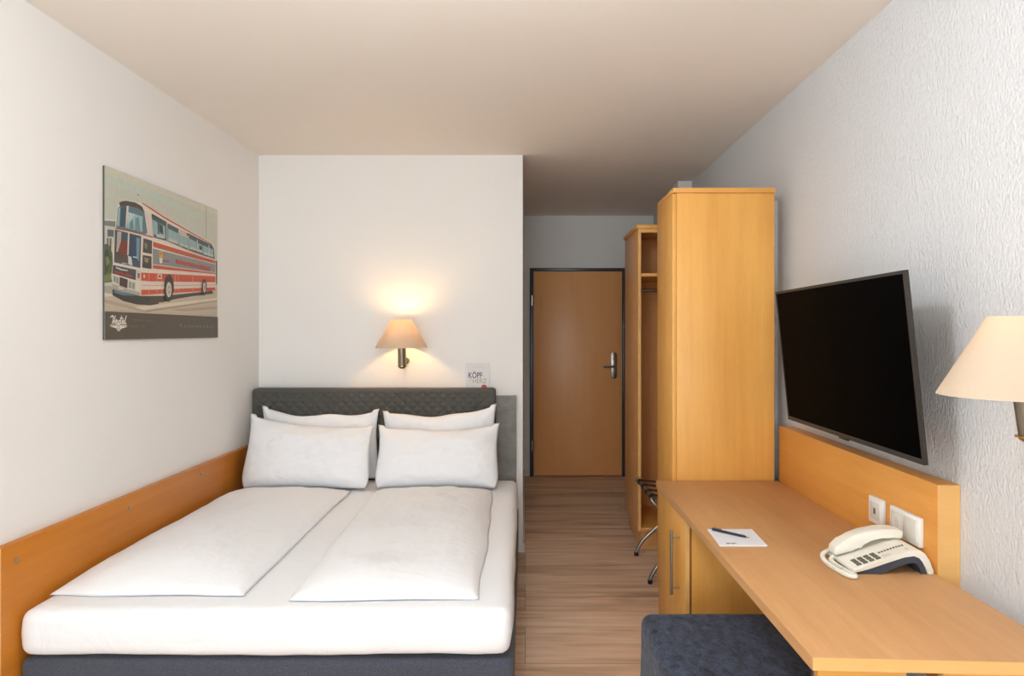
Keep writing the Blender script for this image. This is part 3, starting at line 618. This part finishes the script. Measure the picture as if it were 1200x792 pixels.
# ------------------------------------------------------------------ bus picture on the left wall
BUS_PRINT = [
    ((196,208,192), [(0.3,674.2),(161.5,690.9),(509.1,666.4),(853.8,638.6),(716.2,617.4),(360.4,639.7),(161.5,640.2),(0.3,636.6)]),
    ((210,208,188), [(0.3,701.6),(325.4,702.3),(992.4,699.5),(992.4,669.3),(433.0,676.5),(0.3,677.6)]),
    ((150,152,142), [(865.3,701.9),(871.0,702.0),(871.0,533.3),(865.3,532.6)]),
    ((70,70,70), [(231.4,636.6),(244.4,635.3),(241.2,630.9),(231.4,631.4)]),
    ((196,182,160), [(0,218.6),(997.6,279.2),(997.6,114.5),(0,114.2)]),
    ((170,168,152), [(0,218.6),(161.5,220.0),(224.9,186.1),(0,187.9)]),
    ((222,210,190), [(0,191.3),(100.7,185.2),(0,174.2)]),
    ((222,208,188), [(136.9,132.6),(997.6,218.7),(997.6,207.1),(257.6,127.4)]),
    ((160,146,128), [(257.6,123.7),(997.6,204.8),(997.6,200.1),(304.7,120.6)]),
    ((178,162,142), [(0,164.0),(161.5,147.6),(325.4,120.9),(257.6,120.0),(130.8,136.1),(0,150.4)]),
    ((175,158,136), [(509.1,139.7),(997.6,172.2),(997.6,158.2),(630.3,133.6)]),
    ((205,200,186), [(0,458.8),(73.9,466.8),(71.8,345.5),(38.2,342.4),(0,380.4)]),
    ((120,132,128), [(0,481.8),(82.2,492.3),(78.0,468.0),(0,462.5)]),
    ((225,215,205), [(0,489.0),(84.2,498.8),(84.2,493.8),(0,484.2)]),
    ((92,106,110), [(18.3,450.1),(61.6,452.8),(59.5,424.7),(18.3,420.8)]),
    ((88,92,84), [(15.3,414.4),(25.2,415.6),(25.2,390.0),(15.3,391.9)]),
    ((88,92,84), [(33.2,415.3),(45.3,416.8),(43.3,361.3),(31.2,372.3)]),
    ((86,100,66), [(0,386.4),(23.3,392.8),(43.3,367.4),(63.6,338.6),(59.5,239.3),(0,230.7)]),
    ((60,72,48), [(0,356.3),(18.3,370.9),(38.2,336.2),(23.3,286.0),(3.5,260.3),(0,259.7)]),
    ((122,134,84), [(3.5,333.0),(23.3,340.9),(35.2,317.6),(13.3,297.5)]),
    ((118,128,80), [(0,260.0),(53.4,276.0),(53.4,245.1),(0,235.5)]),
    ((90,100,80), [(961.8,420.2),(997.6,423.5),(997.6,297.8),(972.0,282.5)]),
    ((58,56,52), [(51.4,208.0),(105.2,201.1),(249.2,190.8),(402.3,196.6),(402.3,161.9),(333.1,152.0),(226.1,152.0),(126.4,162.2),(51.4,183.4)]),
    ((72,64,56), [(332.3,195.2),(444.8,200.8),(822.6,241.4),(933.6,255.5),(950.0,239.7),(718.2,213.4),(552.7,191.4),(438.7,170.6),(332.3,163.8)]),
    ((96,124,140), [(63.6,203.7),(115.8,199.7),(226.1,190.0),(126.4,186.2),(63.6,195.0)]),
    ((228,216,200), [(94.7,572.9),(137.2,591.7),(214.7,601.5),(272.7,605.1),(332.3,597.7),(451.0,577.1),(647.2,552.1),(933.6,513.7),(963.3,495.2),(976.6,409.4),(980.0,265.3),(861.5,246.1),(533.2,212.9),(444.8,202.7),(332.3,195.2),(249.2,190.8),(51.4,221.6),(43.3,263.0),(53.4,313.0),(51.4,362.1),(68.7,450.6),(76.0,526.2)]),
    ((196,70,52), [(265.3,606.2),(332.3,596.5),(451.0,574.5),(647.2,548.0),(933.6,509.2),(933.6,504.7),(647.2,541.0),(451.0,566.7),(332.3,588.9),(265.3,601.3)]),
    ((96,124,132), [(103.1,561.8),(169.9,576.3),(237.6,578.0),(284.6,565.8),(308.6,475.5),(284.6,468.4),(76.0,467.1),(86.3,546.5)]),
    ((84,66,60), [(94.7,571.7),(115.8,582.9),(148.0,591.1),(214.7,596.3),(266.8,588.2),(287.0,564.8),(235.3,575.0),(169.9,573.1),(103.1,559.3)]),
    ((60,84,100), [(107.3,556.3),(150.2,566.0),(148.0,477.0),(101.0,474.9)]),
    ((150,182,182), [(89.4,547.0),(105.2,555.9),(98.9,474.7),(80.1,475.8)]),
    ((160,190,188), [(158.9,545.7),(270.3,544.9),(268.0,475.5),(152.3,475.7)]),
    ((190,208,204), [(161.1,544.7),(214.7,542.9),(181.0,517.0),(156.7,494.2)]),
    ((110,150,154), [(214.7,528.5),(240.0,535.6),(251.6,476.0),(210.2,475.8)]),
    ((100,140,146), [(174.3,503.1),(194.4,519.0),(201.1,477.2),(169.9,476.8)]),
    ((216,206,196), [(150.2,569.8),(165.5,572.4),(158.9,532.9),(148.0,476.4),(141.5,475.5),(145.8,530.8)]),
    ((222,206,194), [(287.0,567.5),(320.8,564.8),(347.9,466.9),(311.1,467.7),(303.8,535.3)]),
    ((146,84,74), [(71.8,465.9),(169.9,470.4),(272.7,469.5),(352.9,466.2),(352.9,460.7),(272.7,462.9),(169.9,462.7),(71.8,459.7)]),
    ((66,82,98), [(67.7,456.7),(258.6,455.8),(251.6,313.7),(61.6,319.8)]),
    ((182,174,156), [(84.2,451.4),(113.6,452.8),(103.1,367.3),(76.0,364.6)]),
    ((128,58,50), [(111.5,419.8),(156.7,420.0),(150.2,352.9),(84.2,359.2)]),
    ((92,72,62), [(84.2,365.4),(158.9,353.8),(148.0,327.2),(73.9,330.2)]),
    ((52,72,96), [(165.5,450.6),(246.9,453.0),(240.0,335.1),(169.9,348.4)]),
    ((112,148,172), [(221.5,444.6),(246.9,444.4),(242.3,341.9),(221.5,353.1)]),
    ((200,206,202), [(158.9,357.0),(183.2,356.1),(192.1,318.1),(161.1,322.0)]),
    ((210,214,210), [(194.4,359.7),(226.1,360.1),(228.4,355.1),(196.6,354.7)]),
    ((214,206,190), [(158.9,457.4),(169.9,456.3),(163.3,360.6),(152.3,359.5)]),
    ((190,180,164), [(115.8,324.5),(153.4,325.2),(153.4,321.3),(115.8,319.4)]),
    ((70,70,62), [(275.1,448.5),(345.4,447.6),(342.9,386.1),(270.3,385.5)]),
    ((66,62,54), [(270.3,373.6),(340.5,375.0),(340.5,317.9),(265.6,317.4)]),
    ((130,120,98), [(284.6,432.4),(308.6,428.4),(303.8,401.0),(284.6,405.7)]),
    ((150,138,112), [(282.2,365.4),(320.8,362.3),(308.6,341.0),(284.6,345.6)]),
    ((74,78,84), [(53.4,308.0),(219.3,303.3),(214.7,257.3),(49.4,272.6)]),
    ((206,198,186), [(219.3,303.3),(256.2,303.5),(251.6,255.6),(214.7,257.3)]),
    ((150,70,60), [(230.7,289.8),(246.9,289.6),(244.6,268.4),(230.7,268.8)]),
    ((216,212,204), [(73.9,302.2),(115.8,296.7),(158.9,296.2),(156.7,292.2),(110.5,291.3),(71.8,297.1)]),
    ((206,204,192), [(49.4,269.5),(96.8,263.4),(94.7,227.6),(47.3,235.5)]),
    ((140,150,140), [(57.5,262.7),(71.8,261.1),(71.8,237.5),(57.5,240.4)]),
    ((140,150,140), [(76.0,260.1),(90.5,258.6),(90.5,233.6),(76.0,235.3)]),
    ((66,58,52), [(98.9,262.9),(158.9,255.2),(152.3,217.8),(96.8,226.4)]),
    ((206,204,192), [(156.7,255.1),(217.0,249.6),(214.7,210.4),(152.3,217.8)]),
    ((140,150,140), [(165.5,248.0),(183.2,246.4),(181.0,220.5),(164.4,222.3)]),
    ((140,150,140), [(189.9,245.5),(207.9,243.9),(205.6,216.5),(187.7,219.5)]),
    ((176,172,162), [(47.3,231.2),(148.0,215.7),(249.2,206.7),(249.2,192.2),(148.0,201.0),(51.4,219.1)]),
    ((214,208,196), [(88.4,221.0),(126.4,216.6),(126.4,209.0),(88.4,213.5)]),
    ((203,80,48), [(353.0,444.2),(969.9,420.9),(969.9,407.3),(353.0,425.2)]),
    ((120,70,60), [(353.0,423.9),(969.9,406.5),(969.9,404.3),(353.0,420.8)]),
    ((150,150,146), [(350.7,412.3),(969.9,401.2),(969.9,355.7),(350.7,340.2)]),
    ((118,120,120), [(350.7,406.0),(969.9,395.2),(969.9,393.3),(350.7,402.8)]),
    ((118,120,120), [(350.7,395.2),(969.9,388.3),(969.9,386.4),(350.7,392.0)]),
    ((118,120,120), [(350.7,384.4),(969.9,381.5),(969.9,379.6),(350.7,381.3)]),
    ((118,120,120), [(350.7,373.7),(969.9,374.7),(969.9,372.8),(350.7,370.5)]),
    ((118,120,120), [(350.7,362.9),(969.9,367.9),(969.9,366.0),(350.7,359.8)]),
    ((118,120,120), [(350.7,352.2),(969.9,361.1),(969.9,359.2),(350.7,349.0)]),
    ((206,196,184), [(350.7,341.4),(969.9,357.3),(969.9,354.2),(350.7,337.0)]),
    ((203,80,48), [(350.7,337.0),(969.9,354.2),(969.9,348.2),(350.7,321.2)]),
    ((203,80,48), [(256.6,294.2),(332.3,298.4),(969.9,336.0),(969.9,302.7),(332.3,261.2),(256.6,258.6)]),
    ((203,80,48), [(256.6,239.0),(332.3,243.0),(969.9,289.1),(969.9,286.8),(332.3,241.1),(256.6,237.1)]),
    ((203,80,48), [(256.6,218.1),(332.3,222.9),(969.9,275.4),(969.9,258.7),(332.3,201.5),(256.6,194.8)]),
    ((222,196,176), [(316.4,307.2),(318.7,307.4),(318.7,205.2),(316.4,205.1)]),
    ((222,196,176), [(383.4,312.2),(385.8,312.4),(385.8,211.3),(383.4,211.2)]),
    ((222,196,176), [(424.1,315.2),(426.5,315.4),(426.5,215.0),(424.1,214.9)]),
    ((222,196,176), [(547.5,324.4),(550.1,324.6),(550.1,226.2),(547.5,226.1)]),
    ((222,196,176), [(573.9,326.4),(576.5,326.6),(576.5,228.6),(573.9,228.5)]),
    ((222,196,176), [(718.2,337.1),(721.1,337.3),(721.1,241.8),(718.2,241.6)]),
    ((222,214,200), [(390.5,299.9),(424.1,301.0),(424.1,279.6),(390.5,277.5)]),
    ((190,70,50), [(396.5,295.9),(418.0,296.7),(418.0,283.8),(396.5,282.4)]),
    ((225,215,200), [(274.1,286.8),(285.1,287.6),(285.1,273.9),(274.1,273.2)]),
    ((216,168,58), [(400.0,404.7),(431.4,409.2),(433.8,379.6),(404.8,376.9)]),
    ((190,110,50), [(407.2,400.3),(424.1,402.0),(421.7,392.7),(409.6,391.5)]),
    ((226,222,216), [(404.8,375.6),(431.4,378.1),(428.9,355.8),(416.8,349.6),(406.0,353.8)]),
    ((150,62,70), [(432.6,369.1),(490.9,367.8),(490.9,363.8),(432.6,363.9)]),
    ((78,92,96), [(339.2,566.1),(463.3,548.9),(668.2,527.1),(933.6,500.2),(955.0,483.0),(963.3,427.9),(675.3,442.9),(475.8,462.5),(357.7,463.7)]),
    ((146,180,180), [(343.8,544.1),(388.2,537.9),(390.5,478.1),(355.4,478.7)]),
    ((146,180,180), [(402.4,535.5),(453.4,529.2),(458.4,473.6),(402.4,475.7)]),
    ((146,180,180), [(478.3,523.4),(573.9,513.5),(575.2,459.4),(480.8,465.8)]),
    ((146,180,180), [(587.2,511.1),(664.0,501.5),(669.6,452.0),(589.9,455.6)]),
    ((146,180,180), [(682.3,503.8),(756.2,495.7),(760.7,449.0),(685.2,450.9)]),
    ((146,180,180), [(768.1,492.8),(819.6,487.2),(825.7,445.6),(771.1,447.2)]),
    ((146,180,180), [(825.7,487.9),(888.4,483.2),(893.2,439.2),(830.3,441.7)]),
    ((146,180,180), [(898.0,482.7),(943.5,480.2),(950.0,435.7),(901.2,438.5)]),
    ((196,198,186), [(378.7,484.2),(444.8,483.0),(448.5,469.7),(378.7,468.9)]),
    ((196,198,186), [(482.1,479.1),(565.9,474.6),(565.9,459.7),(482.1,464.6)]),
    ((196,198,186), [(592.6,469.6),(622.4,468.9),(622.4,455.1),(592.6,457.3)]),
    ((196,198,186), [(636.2,467.7),(666.8,465.6),(666.8,451.7),(636.2,453.9)]),
    ((196,198,186), [(689.4,464.7),(756.2,461.4),(759.2,450.3),(689.4,451.4)]),
    ((196,198,186), [(777.1,460.1),(822.6,458.4),(825.7,447.1),(777.1,447.9)]),
    ((196,198,186), [(841.2,454.5),(888.4,452.0),(890.0,440.3),(841.2,441.4)]),
    ((196,198,186), [(907.6,451.8),(940.2,451.3),(943.5,436.6),(907.6,439.1)]),
    ((60,74,80), [(402.4,532.3),(431.4,530.0),(436.3,488.4),(404.8,494.0)]),
    ((206,190,164), [(579.2,535.9),(650.0,527.5),(669.6,502.2),(587.2,509.8)]),
    ((66,58,56), [(786.1,482.0),(813.4,480.7),(816.5,459.2),(789.1,462.1)]),
    ((222,214,202), [(465.2,547.9),(471.4,547.4),(473.3,463.6),(467.1,462.8)]),
    ((222,214,202), [(575.9,533.4),(582.5,532.9),(584.5,456.4),(577.9,455.6)]),
    ((222,214,202), [(668.9,524.4),(676.0,524.0),(678.1,445.9),(671.0,445.2)]),
    ((222,214,202), [(760.0,515.5),(767.4,515.0),(769.6,447.1),(762.2,446.3)]),
    ((222,214,202), [(889.2,502.5),(897.2,502.0),(899.6,436.1),(891.6,435.3)]),
    ((64,70,74), [(339.2,569.9),(463.3,552.8),(465.8,546.6),(339.2,559.8)]),
    ((84,92,94), [(668.2,528.5),(933.6,501.7),(933.6,494.2),(668.2,517.4)]),
    ((56,50,46), [(531.9,251.0),(530.4,236.0),(526.0,221.9),(519.0,209.7),(510.0,200.3),(499.5,194.2),(488.4,191.9),(477.3,193.4),(467.1,198.7),(458.3,207.3),(451.7,218.7),(447.5,232.0),(446.1,246.5),(447.5,261.1),(451.7,274.8),(458.3,286.9),(467.1,296.4),(477.3,302.8),(488.4,305.5),(499.5,304.3),(510.0,299.3),(519.0,290.8),(526.0,279.4),(530.4,265.8)]),
    ((48,44,42), [(518.9,227.6),(517.6,214.1),(513.8,201.4),(507.7,190.5),(499.8,182.0),(490.6,176.5),(480.8,174.5),(471.1,175.9),(462.1,180.8),(454.4,188.6),(448.5,199.0),(444.9,211.1),(443.6,224.2),(444.9,237.4),(448.5,249.9),(454.4,260.7),(462.1,269.3),(471.1,274.9),(480.8,277.3),(490.6,276.1),(499.8,271.5),(507.7,263.8),(513.8,253.3),(517.6,241.0)]),
    ((206,196,176), [(511.3,233.9),(510.4,224.4),(507.8,215.5),(503.8,207.8),(498.5,201.8),(492.4,197.9),(485.9,196.4),(479.4,197.4),(473.3,200.8),(468.1,206.3),(464.2,213.6),(461.7,222.2),(460.9,231.5),(461.7,240.9),(464.2,249.7),(468.1,257.4),(473.3,263.4),(479.4,267.4),(485.9,269.0),(492.4,268.2),(498.5,264.9),(503.8,259.4),(507.8,252.0),(510.4,243.3)]),
    ((150,138,120), [(499.8,233.4),(499.4,228.6),(498.2,224.0),(496.4,220.1),(494.1,217.1),(491.3,215.1),(488.4,214.3),(485.4,214.8),(482.7,216.6),(480.4,219.4),(478.6,223.1),(477.5,227.5),(477.1,232.3),(477.5,237.1),(478.6,241.6),(480.4,245.5),(482.7,248.6),(485.4,250.5),(488.4,251.3),(491.3,250.9),(494.1,249.1),(496.4,246.3),(498.2,242.6),(499.4,238.2)]),
    ((214,206,190), [(494.7,233.1),(494.5,230.4),(493.9,227.8),(492.8,225.6),(491.5,223.8),(490.0,222.7),(488.4,222.3),(486.8,222.5),(485.2,223.5),(483.9,225.2),(482.9,227.3),(482.3,229.8),(482.1,232.5),(482.3,235.3),(482.9,237.8),(483.9,240.1),(485.2,241.8),(486.8,243.0),(488.4,243.4),(490.0,243.1),(491.5,242.1),(492.8,240.5),(493.9,238.4),(494.5,235.9)]),
    ((56,50,46), [(867.8,274.5),(866.9,264.5),(864.2,255.1),(859.9,247.0),(854.4,240.7),(848.0,236.6),(841.2,235.0),(834.4,236.0),(828.0,239.5),(822.6,245.2),(818.4,252.9),(815.8,261.9),(815.0,271.6),(815.8,281.4),(818.4,290.7),(822.6,298.8),(828.0,305.1),(834.4,309.3),(841.2,311.1),(848.0,310.2),(854.4,306.8),(859.9,301.1),(864.2,293.4),(866.9,284.3)]),
    ((48,44,42), [(856.8,260.6),(856.0,250.7),(853.8,241.4),(850.4,233.3),(845.8,227.1),(840.6,223.1),(835.0,221.5),(829.4,222.6),(824.2,226.2),(819.7,232.0),(816.3,239.7),(814.2,248.7),(813.4,258.4),(814.2,268.3),(816.3,277.5),(819.7,285.5),(824.2,291.8),(829.4,295.9),(835.0,297.5),(840.6,296.6),(845.8,293.1),(850.4,287.3),(853.8,279.6),(856.0,270.5)]),
    ((206,196,176), [(856.8,268.0),(856.2,260.9),(854.7,254.3),(852.2,248.5),(849.0,244.1),(845.2,241.2),(841.2,240.1),(837.2,240.8),(833.4,243.4),(830.2,247.5),(827.8,253.0),(826.2,259.4),(825.7,266.4),(826.2,273.4),(827.8,280.0),(830.2,285.7),(833.4,290.2),(837.2,293.1),(841.2,294.2),(845.2,293.6),(849.0,291.1),(852.2,286.9),(854.7,281.5),(856.2,275.0)]),
    ((150,138,120), [(849.0,267.6),(848.7,264.5),(848.1,261.7),(847.1,259.2),(845.8,257.3),(844.3,256.0),(842.7,255.5),(841.1,255.8),(839.6,256.9),(838.3,258.7),(837.4,261.1),(836.7,263.9),(836.5,266.9),(836.7,270.0),(837.4,272.8),(838.3,275.3),(839.6,277.2),(841.1,278.5),(842.7,279.0),(844.3,278.6),(845.8,277.6),(847.1,275.8),(848.1,273.4),(848.7,270.6)]),
    ((86,78,66), [(0,114.9),(997.6,113.5),(998,0),(0,0)]),
]
PRINT_TEXT = [
   ("tourist.reisen", (214, 72, 44) , [(550.1, 363.6), (907.6, 360.1), (910.9, 384.9), (550.1, 393.3)] ),
   ("tourist.reisen", (214, 72, 44) , [(57.5, 275.0), (183.2, 267.0), (183.2, 279.9), (57.5, 288.6)] ),
   ("1 NEOPLAN Cityliner", (118, 110, 98) , [(178.4, 75.0), (351.1, 73.7), (351.1, 86.1), (178.4, 87.7)] ),
   ("Baujahr 1971", (118, 110, 98) , [(176.6, 49.5), (282.7, 48.5), (282.7, 60.6), (176.6, 62.2)] ),
   ("R e i s e w u n d e r", (134, 128, 116) , [(588.8, 54.1), (947.6, 51.6), (947.6, 68.1), (588.8, 71.5)] ),
]
SCRIPT_STROKES = [
    [(32.6, 91.9), (42.2, 97.4), (52.6, 96.0), (51.3, 82.2), (42.6, 65.6)] ,
    [(48.9, 96.8), (52.6, 80.2), (56.6, 65.5)] ,
    [(56.6, 65.5), (61.3, 82.2), (64.7, 98.6)] ,
    [(68.8, 72.4), (78.3, 77.7), (74.9, 82.7), (68.8, 77.7), (67.4, 69.1), (76.3, 65.8), (84.5, 70.7)] ,
    [(91.4, 80.2), (85.8, 74.9), (88.6, 67.0), (96.9, 69.1), (98.3, 76.5), (91.4, 80.2)] ,
    [(108.0, 99.9), (103.1, 82.3), (100.3, 69.9), (107.3, 65.7)] ,
    [(98.3, 88.1), (117.1, 89.8)] ,
    [(114.3, 72.3), (123.4, 77.7), (119.9, 82.7), (113.6, 77.7), (112.2, 69.4), (120.6, 66.1), (128.4, 71.5)] ,
    [(142.6, 100.8), (134.7, 86.5), (131.2, 67.7), (141.2, 68.5)] ,
]
EMBLEM =  [[(27.4, 55.0), (74.2, 56.6), (89.6, 63.7), (105.2, 56.4), (149.4, 54.0), (108.7, 46.0), (87.9, 35.9), (74.2, 47.0)], [(30.7, 61.0), (81.1, 60.7), (81.1, 58.0), (30.7, 57.6)], [(98.3, 60.6), (145.8, 60.3), (145.8, 56.7), (98.3, 57.9)]]
EMBLEM_HUB =  [(88.6, 50.3)]

pic = empty('picture', (XL, 3.203, 1.385), 'unframed printed panel of a red and white coach with a dark caption strip', 'picture')
PW, PH, PX = .998, .705, XL+.008
def pp(u, v, lift=0): return Vector((PX+.00015+lift, 2.727+u/1000, 1.385+v/1000))
B('panel', (XL+.001, 2.727, 1.385), (PX, 2.727+PW, 1.385+PH), plain('panel_edge', (78, 80, 74), .5), pic, 0)
cols = {}; mats = []; bm = bmesh.new(); lift = 0
def colour(c):
    if c not in cols:
        cols[c] = len(mats); m, nt, b = new_mat('print_ink'); v = coords(nt)
        n = N(nt, 'ShaderNodeTexNoise', Scale=60.0, Detail=3.0); nt.links.new(v, n.inputs['Vector']); mx = N(nt, 'ShaderNodeMix', data_type='RGBA')
        L = lin(c); mx.inputs[6].default_value = tuple(x*.88 for x in L[:3])+(1,); mx.inputs[7].default_value = tuple(min(1, x*1.1) for x in L[:3])+(1,)
        nt.links.new(n.outputs['Fac'], mx.inputs[0]); nt.links.new(mx.outputs[2], b.inputs['Base Color']); b.inputs['Roughness'].default_value = .45; mats.append(m)
    return cols[c]
def ink(c, pts):
    global lift
    vs = []
    for p in pts:
        q = pp(p[0], p[1], lift)
        if not vs or (vs[-1]-q).length > 1e-5: vs.append(q)
    if (vs[0]-vs[-1]).length < 1e-5: vs.pop()
    f = bm.faces.new([bm.verts.new(q) for q in vs]); f.material_index = colour(c); lift += .00003
ink((200, 203, 188), [(0, 0), (998, 0), (998, 705), (0, 705)])
for c, p in BUS_PRINT: ink(c, p)
Wt = (232, 228, 216)
for e in EMBLEM: ink(Wt, e)
hx, hy = EMBLEM_HUB[0]; ink(Wt, [(hx+15*math.cos(k*math.pi/12), hy+15*math.sin(k*math.pi/12)) for k in range(24)])
ink((150, 142, 126), [(hx+11*math.cos(k*math.pi/12), hy+11*math.sin(k*math.pi/12)) for k in range(24)])
ink((220, 214, 200), [(hx+7*math.cos(k*math.pi/12), hy+7*math.sin(k*math.pi/12)) for k in range(24)])
for s in SCRIPT_STROKES:      # brush lettering: a ribbon along each stroke
    ps = smooth_path([(u, v, 0) for u, v in s], 5); hw = 2.5
    for a, b_ in zip(ps, ps[1:]):
        d_ = (b_-a).normalized(); nrm = Vector((-d_.y, d_.x, 0))*hw; a2 = a-d_*1; b2 = b_+d_*1
        vs = [bm.verts.new(pp(q.x, q.y, lift)) for q in (a2+nrm, a2-nrm, b2-nrm, b2+nrm)]
        f = bm.faces.new(vs); f.material_index = colour(Wt); lift += .000002
ink((104, 97, 84), [(163, 30), (164.5, 30), (164.5, 95), (163, 95)])
pr = finish('coach_print', bm, mats, pic, 0)
lift += .0001
for body, c, q in PRINT_TEXT:
    colour(c); m = mats[cols[c]]
    text_quad('lettering', body, m, (lambda s, t, q=q: pp(*[(q[0][k]*(1-s)+q[1][k]*s)*(1-t)+(q[3][k]*(1-s)+q[2][k]*s)*t for k in (0, 1)], lift)), pic, .02 if 'tour' in body else .0)
